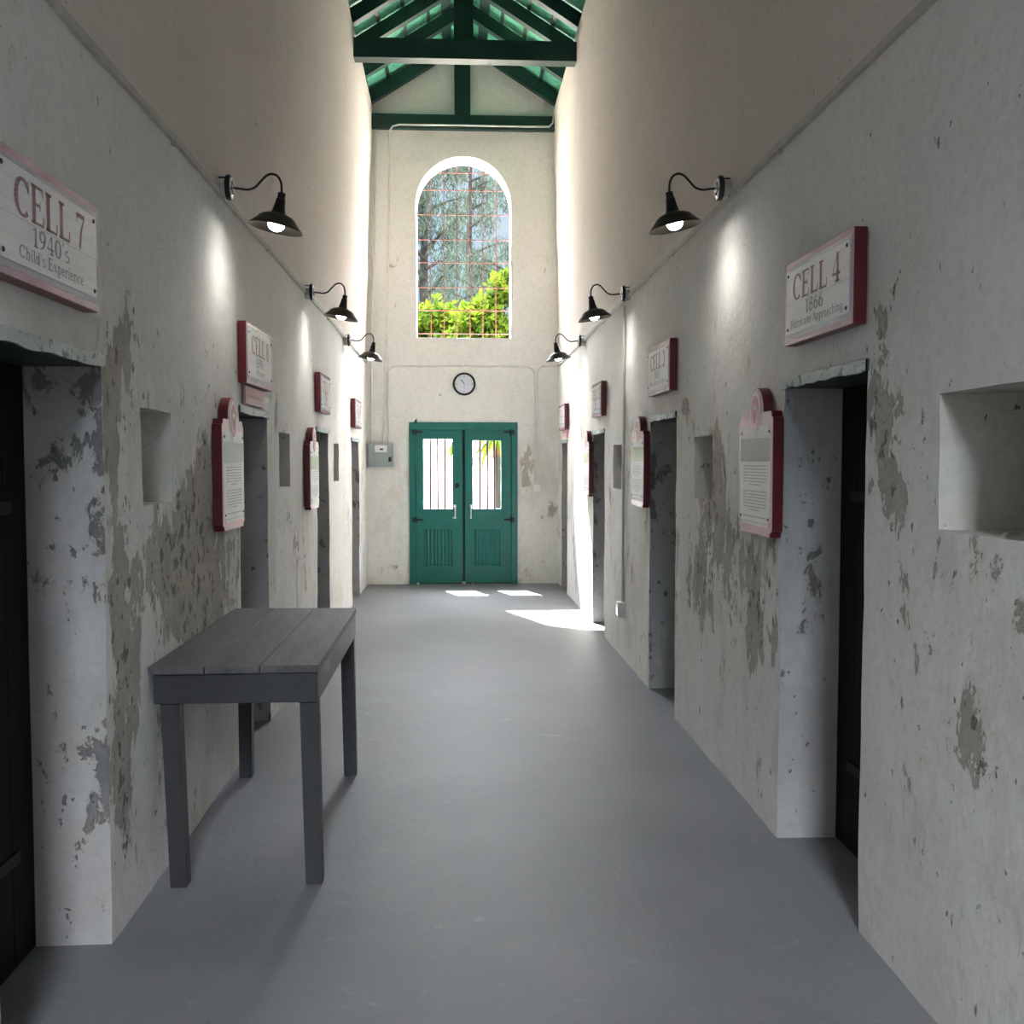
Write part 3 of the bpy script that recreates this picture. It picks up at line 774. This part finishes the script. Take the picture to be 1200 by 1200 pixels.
# ------------------------------------------------------------------ history plaques
def outline(W, H_, ins=0, dome=True):
    c = .028; hw = W / 2 - ins; z0 = ins; z1 = H_ - ins
    pts = [(-hw + c, z0), (hw - c, z0), (hw - c * .9, z0 + c * .6), (hw, z0 + c), (hw, z1 - c), (hw - c * .6, z1 - c * .9), (hw - c, z1)]
    if dome:
        r = .105 - ins; 
        pts += [(r * 1.0, z1)]
        pts += [(r * math.cos(a), z1 + .008 + (.10) * math.sin(a)) for a in [PI * i / 16 for i in range(17)]]
        pts += [(-r * 1.0, z1)]
    pts += [(-hw + c, z1), (-hw + c * .6, z1 - c * .9), (-hw, z1 - c), (-hw, z0 + c), (-hw + c * .9, z0 + c * .6)]
    return pts
def plaque(X, sgn, y0, y1, z0, z1, label, pic, green=False):
    W, H_ = y1 - y0, z1 - z0
    t = thing('history_plaque', label, 'plaque', (X, (y0 + y1) / 2, z0), R_(90) if sgn < 0 else R_(-90), 'history plaques beside the doorways')
    b = MB(); b.prism(outline(W, H_), -.046, -.002); o = b.build('backing_board', M['red'], t)
    b = MB(); b.prism(outline(W, H_, .001), -.049, -.046); o = b.build('border', M['pinkb'], t); o['label'] = 'pink border'
    b = MB(); pts = [(x, z) for x, z in outline(W, H_ - .035, .02, False)]
    b.prism([(x, z + (.02 if z < H_ / 2 else 0)) for x, z in pts], -.051, -.049)
    p = b.build('face_panel', M['white'], t)
    def oval(r1, r2, cz, y):
        b = MB(); b.prism([(r1 * math.cos(a), cz + r2 * math.sin(a)) for a in [2 * PI * i / 28 for i in range(28)]], y - .0012, y); return b
    o = oval(.078, .100, H_ - .005, -.051).build('crest_surround', M['white'], t)
    o = oval(.058, .078, H_ - .004, -.0522).build('crest', M['pink'], t); o['label'] = 'pink oval crest'
    b = MB(); b.poly([(-.022, -.0536, H_ + .002), (.022, -.0536, H_ + .002), (.016, -.0536, H_ - .035), (0, -.0536, H_ - .052), (-.016, -.0536, H_ - .035)]); b.build('crest_shield', M['txt_red'], o)
    b = MB(); b.box(-.03, .03, -.0537, -.0534, H_ + .014, H_ + .028); b.build('crest_lettering', M['white'], o)
    pz1 = H_ - .11; pz0 = pz1 - .10
    b = MB(); b.box(-W / 2 + .026, W / 2 - .026, -.0516, -.051, pz0, pz1); o = b.build('picture', M['photo_g'] if green else M['photo'], p)
    b = MB(); rnd = random.Random(len(label)); z = pz0 - .022; i = 0
    while z > .065:
        i += 1
        if i % 8 == 0: z -= .016; continue
        ww = W * .36 * (rnd.uniform(.93, 1) if i % 8 != 7 else .42)
        b.box(-ww, ww, -.0514, -.051, z, z + .004); z -= .0135
    b.box(-W * .38, W * .38, -.0514, -.051, .052, .0545)
    b.build('printed_text', M['line_grey'], p)
    for sx_ in (-1, 1):
        for zz in (.075, H_ - .085):
            b = MB(); b.lathe([(.0001, .0035), (.0055, .003), (.007, 0)], (sx_ * (W / 2 - .038), -.051, zz), 'Y', 12); b.build('screw', M['black'], t)
    return t
plaque(XRt(4.4, 1) - .004, 1, 4.155, 4.64, 1.272, 1.800, 'red-edged arched history plaque beside the CELL 4 doorway', None)
plaque(XRt(7.2, 1) - .004, 1, 6.99, 7.47, 1.265, 1.795, 'red-edged arched history plaque beside the CELL 3 doorway', None, True)
plaque(XRt(10, 1) - .004, 1, 9.80, 10.25, 1.24, 1.77, 'farthest arched history plaque on the right wall, standing in the sun streak', None, True)
plaque(-1.135, -1, 4.83, 5.305, 1.26, 1.79, 'red-edged arched history plaque beside the CELL 8 doorway', None)
plaque(-1.135, -1, 7.69, 8.17, 1.22, 1.735, 'farther arched history plaque on the left wall with green picture', None, True)

# ------------------------------------------------------------------ wall lamps
s = NT('lit_bulb'); s.base((1, 1, 1)); s.b.inputs['Emission Color'].default_value = (1, .98, .93, 1); s.b.inputs['Emission Strength'].default_value = 12; M['bulb'] = s.m
ld = bpy.data.lights.new('lamp_glow', 'SPOT'); ld.energy = LAMP_W; ld.color = (1, .97, .88); ld.shadow_soft_size = .04; ld.spot_size = R_(160); ld.spot_blend = .85
def make_lamp():
    t = thing('wall_lamp', '', 'lamp', group='gooseneck wall lamps')
    b = MB(); b.lathe([(.0001, 0), (.04, 0), (.042, .004), (.042, .038), (.038, .041), (.0001, .041)], (0, 0, -.012), 'Y', 24); b.build('junction_box', M['conduit'], t, True)
    b = MB(); b.lathe([(.0001, .041), (.058, .041), (.061, .046), (.061, .056), (.056, .062), (.0001, .062)], (0, 0, 0), 'Y', 32)
    for z in (.048, -.048): b.tube([(0, -.001, z), (0, -.045, z)], .004, 6)
    b.build('mounting_plate', M['black'], t, True)
    b = MB(); b.lathe([(.052, .061), (.054, .064), (.050, .067), (.036, .068), (.034, .064)], (0, 0, 0), 'Y', 32); b.lathe([(.022, .061), (.022, .072), (.012, .078), (.0001, .078)], (0, 0, 0), 'Y', 24)
    o = b.build('plate_rim', M['chrome'], t, True); o['label'] = 'bright polished rim'
    key = [(.06, 0), (.10, -.004), (.14, -.008), (.175, .004), (.205, .035), (.232, .060), (.258, .067), (.283, .056), (.298, .028), (.301, -.005), (.301, -.035)]
    pts = []
    for i in range(len(key) - 1):
        p0 = key[max(i - 1, 0)]; p1 = key[i]; p2 = key[i + 1]; p3 = key[min(i + 2, len(key) - 1)]
        for j in range(5):
            u = j / 5
            pts.append(tuple(.5 * (2 * p1[k] + (p2[k] - p0[k]) * u + (2 * p0[k] - 5 * p1[k] + 4 * p2[k] - p3[k]) * u * u + (3 * p1[k] - p0[k] - 3 * p2[k] + p3[k]) * u ** 3) for k in (0, 1)))
    pts.append(key[-1])
    b = MB(); b.tube([(0, -p[0], p[1]) for p in pts], .0058, 10); b.build('arm', M['black'], t, True)
    cy = -.301
    tilt = Matrix.Translation((0, cy, -.03)) @ Matrix.Rotation(R_(11), 4, 'X') @ Matrix.Translation((0, -cy, .03))
    b = MB(); b.lathe([(.0001, -.022), (.017, -.022), (.0185, -.026), (.0185, -.05), (.022, -.052), (.024, -.07), (.027, -.09), (.032, -.112), (.036, -.122)], (0, cy, 0), 'Z', 28); bmesh.ops.transform(b.b, matrix=tilt, verts=b.b.verts); b.build('neck', M['black'], t, True)
    out = [(.034, -.120), (.050, -.126), (.072, -.134), (.088, -.146), (.094, -.156), (.110, -.172), (.128, -.190), (.131, -.196)]
    inn = [(.131, -.196), (.127, -.193), (.109, -.176), (.092, -.160), (.085, -.150), (.070, -.139), (.050, -.132), (.030, -.128)]
    b = MB(); b.lathe(out, (0, cy, 0), 'Z', 40); bmesh.ops.transform(b.b, matrix=tilt, verts=b.b.verts); sh = b.build('shade', M['shade'], t, True)
    b = MB(); b.lathe(inn, (0, cy, 0), 'Z', 40); bmesh.ops.transform(b.b, matrix=tilt, verts=b.b.verts); q = b.build('shade_lining', M['shade_in'], sh, True)
    b = MB(); b.lathe([(.018, -.128), (.022, -.140), (.036, -.158), (.040, -.172), (.037, -.188), (.026, -.200), (.012, -.206), (.0005, -.2075)], (0, cy, 0), 'Z', 24); bmesh.ops.transform(b.b, matrix=tilt, verts=b.b.verts); o = b.build('bulb', M['bulb'], t, True); o['label'] = 'glowing white bulb'
    lo = bpy.data.objects.new('lamp_glow', ld); C.objects.link(lo); lo.parent = t; lo.location = tilt @ Vector((0, cy, -.216)); lo.rotation_euler = (R_(11), 0, 0)
    return t
spots = [(-1, 5.05, 2.90, 'nearest black gooseneck lamp on the left wall'), (-1, 7.85, 2.855, 'middle black gooseneck lamp of three on the left wall'), (-1, 10.53, 2.805, 'farthest black gooseneck lamp on the left wall, near the end wall'),
         (1, 5.03, 2.925, 'nearest black gooseneck lamp on the right wall'), (1, 7.86, 2.865, 'middle black gooseneck lamp of three on the right wall'), (1, 10.53, 2.812, 'farthest black gooseneck lamp on the right wall, near the end wall')]
proto = make_lamp()
for i, (sg, y, z, lab) in enumerate(spots):
    o = proto if i == 0 else copy_tree(proto)
    o.location = ((XL(y, z) + .003) if sg < 0 else (XRt(y, z) - .003), y, z); o.rotation_euler = (0, 0, R_(90) if sg < 0 else R_(-90)); o['label'] = lab

# ------------------------------------------------------------------ conduits
def conduit(name, pts, r, mat, label, clips=()):
    b = MB(); b.tube(pts, r, 8); o = b.build(name, mat, None, True); tag(o, label, 'conduit')
    for (p, ax) in clips:
        b = MB(); q = Vector(p); sx, sy, sz = {'x': (.008, .030, .030), 'z': (.032, .016, .010)}[ax]
        b.box(q.x - sx, q.x + sx, q.y - sy if ax == 'x' else q.y - .012, q.y + sy if ax == 'x' else q.y + .012, q.z - sz if ax == 'x' else q.z - .008, q.z + sz if ax == 'x' else q.z + .008, .002)
        b.build('clip', mat, o)
    return o
def trunk(name, XF, sg, za, zb, ya, yb, label, mat):
    # surface trunking with a slight sag, rectangular section
    b = MB(); n = 60; rings = []
    for i in range(n + 1):
        y = ya + (yb - ya) * i / n; z = za + (zb - za) * i / n + .004 * math.sin(i * .7); x = XF(y, z) - sg * .002
        rings.append([b.b.verts.new(p) for p in ((x, y, z - .013), (x - sg * .018, y, z - .013), (x - sg * .018, y, z + .013), (x, y, z + .013))])
    for a, c in zip(rings, rings[1:]):
        for k in range(4): b.b.faces.new((a[k], a[(k + 1) % 4], c[(k + 1) % 4], c[k]))
    b.b.faces.new(rings[0]); b.b.faces.new(rings[-1])
    o = b.build(name, mat); tag(o, label, 'conduit')
    for y in (2.0, 4.25, 6.3, 9.2, 12.0):
        z = za + (zb - za) * (y - ya) / (yb - ya); x = XF(y, z)
        b = MB(); xs_ = sorted((x, x - sg * .023)); b.box(xs_[0], xs_[1], y - .012, y + .012, z - .022, z + .016, .002); b.build('clip', mat, o)
trunk('wall_trunking', XL, -1, 2.93, 2.825, YN + .01, YF - .02, 'long painted cable trunking along the left wall linking the lamps', M['conduit'])
trunk('wall_trunking', XRt, 1, 2.985, 2.79, YN + .01, YF - .02, 'long painted cable trunking along the right wall linking the lamps', M['conduit'])
yw = YF - .014
zx = lambda px: px2z(px)
conduit('conduit_pipe', [(-1.00, yw, 5.71), (-1.01, yw, 5.0), (-1.04, yw, 4.0), (-1.07, yw, 3.1), (-1.075, yw, 2.2), (-1.07, yw, 1.80)], .012, M['conduit_w'], 'vertical conduit in the left corner running down to the electrical panel', [((-1.075, yw, 2.05), 'z')])
conduit('conduit_pipe', [(1.225, YF - .105, 5.88), (1.215, YF - .105, 5.80), (1.17, YF - .105, 5.752), (.9, YF - .105, 5.747), (0, YF - .105, 5.75), (-.70, YF - .105, 5.745), (-.78, YF - .10, 5.725), (-.825, YF - .06, 5.675), (-.83, yw, 5.58), (-.835, yw, 5.0), (-.86, yw, 4.0), (-.885, yw, 3.1), (-.90, yw, 2.3), (-.93, yw, 1.80)], .012, M['conduit_w'], 'conduit crossing the wall beam then dropping to the electrical panel', [((-.90, yw, 2.05), 'z')])
def arc2(cx, cz, r, a0, a1, n=6): return [(cx + r * math.cos(R_(a0 + (a1 - a0) * i / n)), yw, cz + r * math.sin(R_(a0 + (a1 - a0) * i / n))) for i in range(n + 1)]
conduit('conduit_pipe', [(-.865, yw, 1.80), (-.862, yw, 2.4)] + arc2(-.762, 2.68, .10, 180, 90) + [(.86, yw, 2.775)] + arc2(.895, 2.665, .11, 90, 0) + [(1.005, yw, 2.0), (1.005, yw, 1.285)], .010, M['conduit_w'], 'conduit arching over the clock from the panel to the white socket box', [((1.005, yw, 2.14), 'z')])
conduit('conduit_pipe', [(1.30, yw, 2.79), (1.17, yw, 2.785)] + arc2(1.135, 2.685, .10, 90, 180) + [(1.03, yw, 2.0), (1.03, yw, 1.285)], .010, M['conduit_w'], 'short conduit from the right corner down to the white socket box', [])
b = MB(); b.box(.965, 1.085, YF - .05, YF - .002, 1.165, 1.29, .004); o = b.build('socket_box', M['conduit_w']); tag(o, 'white socket box low on the end wall right of the green door', 'socket')
b = MB(); b.box(.985, 1.065, YF - .054, YF - .05, 1.185, 1.27, .002); b.build('cover_plate', M['white'], o)
# vertical conduit on the right wall
xc = XRt(8.03, 1) - .014
conduit('conduit_pipe', [(xc, 8.03, 2.80), (xc, 8.03, 1.9), (xc, 8.04, .462)], .011, M['conduit'], 'vertical conduit on the right wall dropping from the middle lamp', [((xc, 8.03, 1.86), 'x'), ((xc, 8.03, 1.12), 'x')])
b = MB(); b.box(xc - .045, XRt(8, 1) + .002, 7.985, 8.10, .35, .465, .004); o = b.build('outlet_box', M['conduit_w']); tag(o, 'small outlet box at the foot of the right wall conduit', 'socket')
b = MB(); b.box(xc - .049, xc - .045, 8.0, 8.085, .365, .45, .002); b.build('cover_plate', M['silver'], o)

# ------------------------------------------------------------------ electrical panel
t = thing('electrical_panel', 'grey metal electrical panel on the end wall left of the door', 'electrical panel', (-.957, YF, 1.502))
b = MB(); b.box(-.155, .155, -.10, -.002, 0, .303, .004); b.build('cabinet', M['box'], t)
b = MB(); b.box(-.145, .145, -.104, -.10, .01, .293, .002); cv = b.build('cover', M['box'], t)
b = MB(); b.box(-.062, .100, -.109, -.104, .045, .16, .002); dr = b.build('door_flap', M['box'], t)
b = MB(); b.box(.100, .135, -.112, -.104, .065, .125, .002); b.build('latch', M['iron'], t)
b = MB(); b.box(-.068, .082, -.107, -.104, .185, .272, .001); lb = b.build('paper_label', M['white'], t); lb['label'] = 'white paper label'
b = MB(); b.box(-.01, .035, -.1078, -.107, .212, .232); b.build('label_print', M['black'], lb)

# ------------------------------------------------------------------ clock
t = thing('wall_clock', 'round black-rimmed clock on the end wall above the green door', 'clock', (.100, YF, 2.552))
b = MB(); b.lathe([(.0001, .002), (.142, .002), (.145, .01), (.145, .026), (.138, .034), (.124, .034), (.119, .022)], (0, 0, 0), 'Y', 48); b.build('rim', M['black'], t, True)
b = MB(); b.lathe([(.0001, .0215), (.120, .0215), (.120, .018)], (0, 0, 0), 'Y', 48); b.build('dial', M['clock'], t)
b = MB()
for i in range(12):
    a = R_(90 - 30 * i); r0, r1 = (.085, .108) if i % 3 == 0 else (.094, .106)
    d = Vector((math.cos(a), 0, math.sin(a))); nn = Vector((-d.z, 0, d.x)) * (.006 if i % 3 == 0 else .004)
    p, q = d * r0, d * r1
    b.quad(*[tuple(v + Vector((0, -.0225, 0))) for v in (p + nn, p - nn, q - nn, q + nn)])
b.build('hour_marks', M['band'], t, recalc=False)
for (ang, L, wd, mt, nm) in ((-33, .062, .010, 'black', 'hour_hand'), (-40, .095, .006, 'black', 'minute_hand'), (180, .085, .003, 'band', 'second_hand')):
    b = MB(); b.prism([(-wd / 2, -.012), (wd / 2, -.012), (wd / 3, L), (-wd / 3, L)], -.0255, -.0235); o = b.build(nm, M[mt], t); o.rotation_euler = (0, R_(ang), 0)

# ------------------------------------------------------------------ table
t = thing('wooden_table', 'tall grey painted wooden table against the left wall', 'table', (-.83, 4.51, 0))
x0, x1, y0, y1, zt = -.296, .317, -.745, .735, .842
xa = x0
for i, (pa, pb) in enumerate(((x0, x0 + .20), (x0 + .203, x0 + .40), (x0 + .403, x1))):
    b = MB(); b.box(pa, pb, y0 + .004 * i, y1 - .006 * i, zt - .028, zt, .003); b.build('top_plank', M['table'], t)
ax0, ax1, ay0, ay1, az0, az1 = x0 + .012, x1 - .003, y0 + .022, y1 - .03, .700, zt - .0285
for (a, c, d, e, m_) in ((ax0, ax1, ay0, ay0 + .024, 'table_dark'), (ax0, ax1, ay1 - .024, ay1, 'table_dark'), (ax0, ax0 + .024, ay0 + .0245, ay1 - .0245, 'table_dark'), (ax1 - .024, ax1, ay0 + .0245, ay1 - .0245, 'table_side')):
    b = MB(); b.box(a, c, d, e, az0, az1, .003); b.build('apron', M[m_], t)
def tleg(bx, by, tx, ty):
    b = MB(); h = .034
    vs = bmesh.ops.create_cube(b.b, size=1)['verts']
    for v in vs:
        top = v.co.z > 0; cx, cy = (tx, ty) if top else (bx, by); hh = h if top else h * .92
        v.co = Vector((cx + (hh if v.co.x > 0 else -hh), cy + (hh if v.co.y > 0 else -hh), (az0 + .0) if top else 0))
    bmesh.ops.bevel(b.b, geom=list(b.b.edges), offset=.004, segments=2, affect='EDGES')
    b.build('leg', M['table_dark'], t)
yN, yB = ay0 + .05, ay1 - .045
xN, xB = ax0 + .052, ax1 - .036
tleg(xN + .022, yN, xN, yN); tleg(xB + .012, yN + .005, xB, yN); tleg(xB + .012, yB - .01, xB, yB); tleg(xN + .0, yB - .01, xN, yB)

# loose plaster flakes on the sill of the near right niche
for (y, dx, ln, rot, lab) in ((2.62, .10, .055, 30, 'longer pale plaster flake lying in the near right wall niche'), (2.55, .05, .04, 24, 'shorter pale plaster flake lying in the near right wall niche')):
    b = MB(); b.prism([(-ln / 2, 0), (ln / 2, 0), (ln / 2 - .006, .004), (-ln / 2 + .01, .0045)], -.007, .006); o = b.build('plaster_flake', M['white_reveal'])
    o.location = (1.358 + dx, y, 1.403); o.rotation_euler = (0, 0, R_(rot)); tag(o, lab, 'plaster flake', 'plaster flakes in the niche')

# ------------------------------------------------------------------ outdoors
b = MB(); b.quad((-40, YF + .41, -.06), (40, YF + .41, -.06), (40, 80, -.06), (-40, 80, -.06)); o = b.build('ground', M['sand']); struct(o)
b = MB(); b.box(-8, 9, 24, 24.3, -.06, 2.55, .02); o = b.build('garden_wall', M['white_reveal']); tag(o, 'white garden wall seen through the barred lights of the door', 'wall')
b = MB(); b.box(-8.05, 9.05, 23.95, 24.35, 2.551, 2.62, .01); b.build('coping', M['white_reveal'], o)

def leafy(rnd, centers, n, size, asp, mat_parent, name, mat, droop=.3):
    b = MB()
    for _ in range(n):
        c, r = rnd.choice(centers)
        while True:
            p = Vector((rnd.uniform(-1, 1), rnd.uniform(-1, 1), rnd.uniform(-1, 1)))
            if p.length < 1: break
        p = Vector(c) + Vector((p.x * r[0], p.y * r[1], p.z * r[2]))
        d = Vector((rnd.uniform(-1, 1), rnd.uniform(-1, 1), rnd.uniform(-1, 1) - droop)).normalized()
        s_ = d.cross(Vector((rnd.uniform(-1, 1), rnd.uniform(-1, 1), rnd.uniform(-1, 1)))).normalized()
        L = size * rnd.uniform(.6, 1.3); wv = L * asp
        b.quad(p, p + d * L * .5 + s_ * wv, p + d * L, p + d * L * .5 - s_ * wv)
    return b.build(name, mat, mat_parent, recalc=False)

def casuarina(x, y, h, seed, label, dens=9000, spread=1.0):
    rnd = random.Random(seed)
    t = thing('feathery_tree', label, 'tree', (x, y, -.06), 0, 'feathery trees beyond the window')
    b = MB(); b.tube([(0, 0, 0), (.1, 0, h * .3), (-.05, .1, h * .6), (.05, 0, h * .95)], [.22, .17, .11, .03], 8)
    cs = []
    for i in range(30):
        z = h * (.28 + .70 * i / 30); a = rnd.uniform(0, 2 * PI); L = spread * (1.7 * (1 - i / 34) + .35)
        e = (L * math.cos(a), L * math.sin(a), z + L * .45)
        b.tube([(0, 0, z), (e[0] * .6, e[1] * .6, z + L * .3), e], [.05, .03, .012], 5)
        for f in (.45, .75, 1.0):
            cs.append(((e[0] * f, e[1] * f, z + L * .42 * f - .1), (.32 * spread, .32 * spread, .48)))
    b.build('trunk', M['bark'], t)
    leafy(rnd, cs, dens, .20, .08, t, 'foliage', M['leaf_c'], 1.2)
casuarina(-.75, 25.4, 10.0, 3, 'tall feathery grey-green tree at the left of the window view', 12000, .95)
casuarina(1.75, 29, 10.6, 5, 'tall feathery grey-green tree at the right of the window view', 12000, 1.0)
casuarina(.45, 33.5, 12.6, 8, 'tallest feathery tree, behind the two nearer feathery trees', 9000, .8)

def bush(x, y, h, r, seed, label, n=7000):
    rnd = random.Random(seed)
    t = thing('leafy_tree', label, 'tree', (x, y, -.06), 0, 'yellow-green trees beyond the window')
    b = MB(); cs = []
    b.tube([(0, 0, 0), (.05, 0, h * .35), (0, .05, h * .55)], [.11, .08, .06], 7)
    for i in range(26):
        a = rnd.uniform(0, 2 * PI); rr = r * math.sqrt(rnd.random()) * .85; z = h * rnd.uniform(.52, .93) * (1 - .12 * rr / r)
        e = (rr * math.cos(a), rr * math.sin(a), z)
        b.tube([(0, .03, h * .42), (e[0] * .5, e[1] * .5, (h * .42 + z) / 2 + .05), e], [.035, .022, .008], 5)
        cs.append((e, (.34, .34, .26)))
    b.build('trunk', M['bark'], t)
    leafy(rnd, cs, n, .17, .24, t, 'foliage', M['leaf_y'], .1)
bush(-.75, 19.5, 5.2, .85, 11, 'bright yellow-green leafy tree at the lower left of the window', 6500)
bush(.75, 18.2, 5.6, .72, 12, 'bright yellow-green leafy tree filling the lower middle of the window', 8000)
bush(2.2, 20.5, 5.9, .85, 13, 'bright yellow-green leafy tree at the lower right of the window', 6500)

# palm-like plant and red flowering shrub seen through the door lights
def plant(x, y, h, seed, label, mat, n=26, L=.55):
    rnd = random.Random(seed); t = thing('garden_plant', label, 'plant', (x, y, -.06))
    b = MB(); b.tube([(0, 0, 0), (.02, 0, h * .5), (0, 0, h)], [.04, .03, .02], 7); b.build('stem', M['bark'], t)
    b = MB()
    for i in range(n):
        a = rnd.uniform(0, 2 * PI); d = Vector((math.cos(a), math.sin(a), 0)); s_ = Vector((-d.y, d.x, 0)); pts = []
        el = rnd.uniform(-.1, .6); ln = L * rnd.uniform(.7, 1.2); p = Vector((0, 0, h)); prev = None
        for j in range(6):
            u = j / 5; q = p + d * ln * u * (1 - .25 * u) + Vector((0, 0, ln * (el * u - 1.1 * u * u))); wv = .035 * math.sin(PI * (.15 + .85 * u)) + .002
            cur = (q + s_ * wv, q - s_ * wv)
            if prev: b.quad(prev[0], prev[1], cur[1], cur[0])
            prev = cur
    b.build('leaves', M[mat], t, recalc=False); return t
plant(.05, 17.0, 1.95, 21, 'palm-like plant seen through the left door light', 'leaf_p', 22, .32)
plant(.62, 16.2, 1.98, 22, 'spiky garden plant with long hanging leaves seen through the right door light', 'leaf_p', 34, .5)
pf = plant(.80, 17.4, 2.05, 23, 'red-leaved garden plant behind the spiky one beyond the right door light', 'leaf_r', 26, .4)
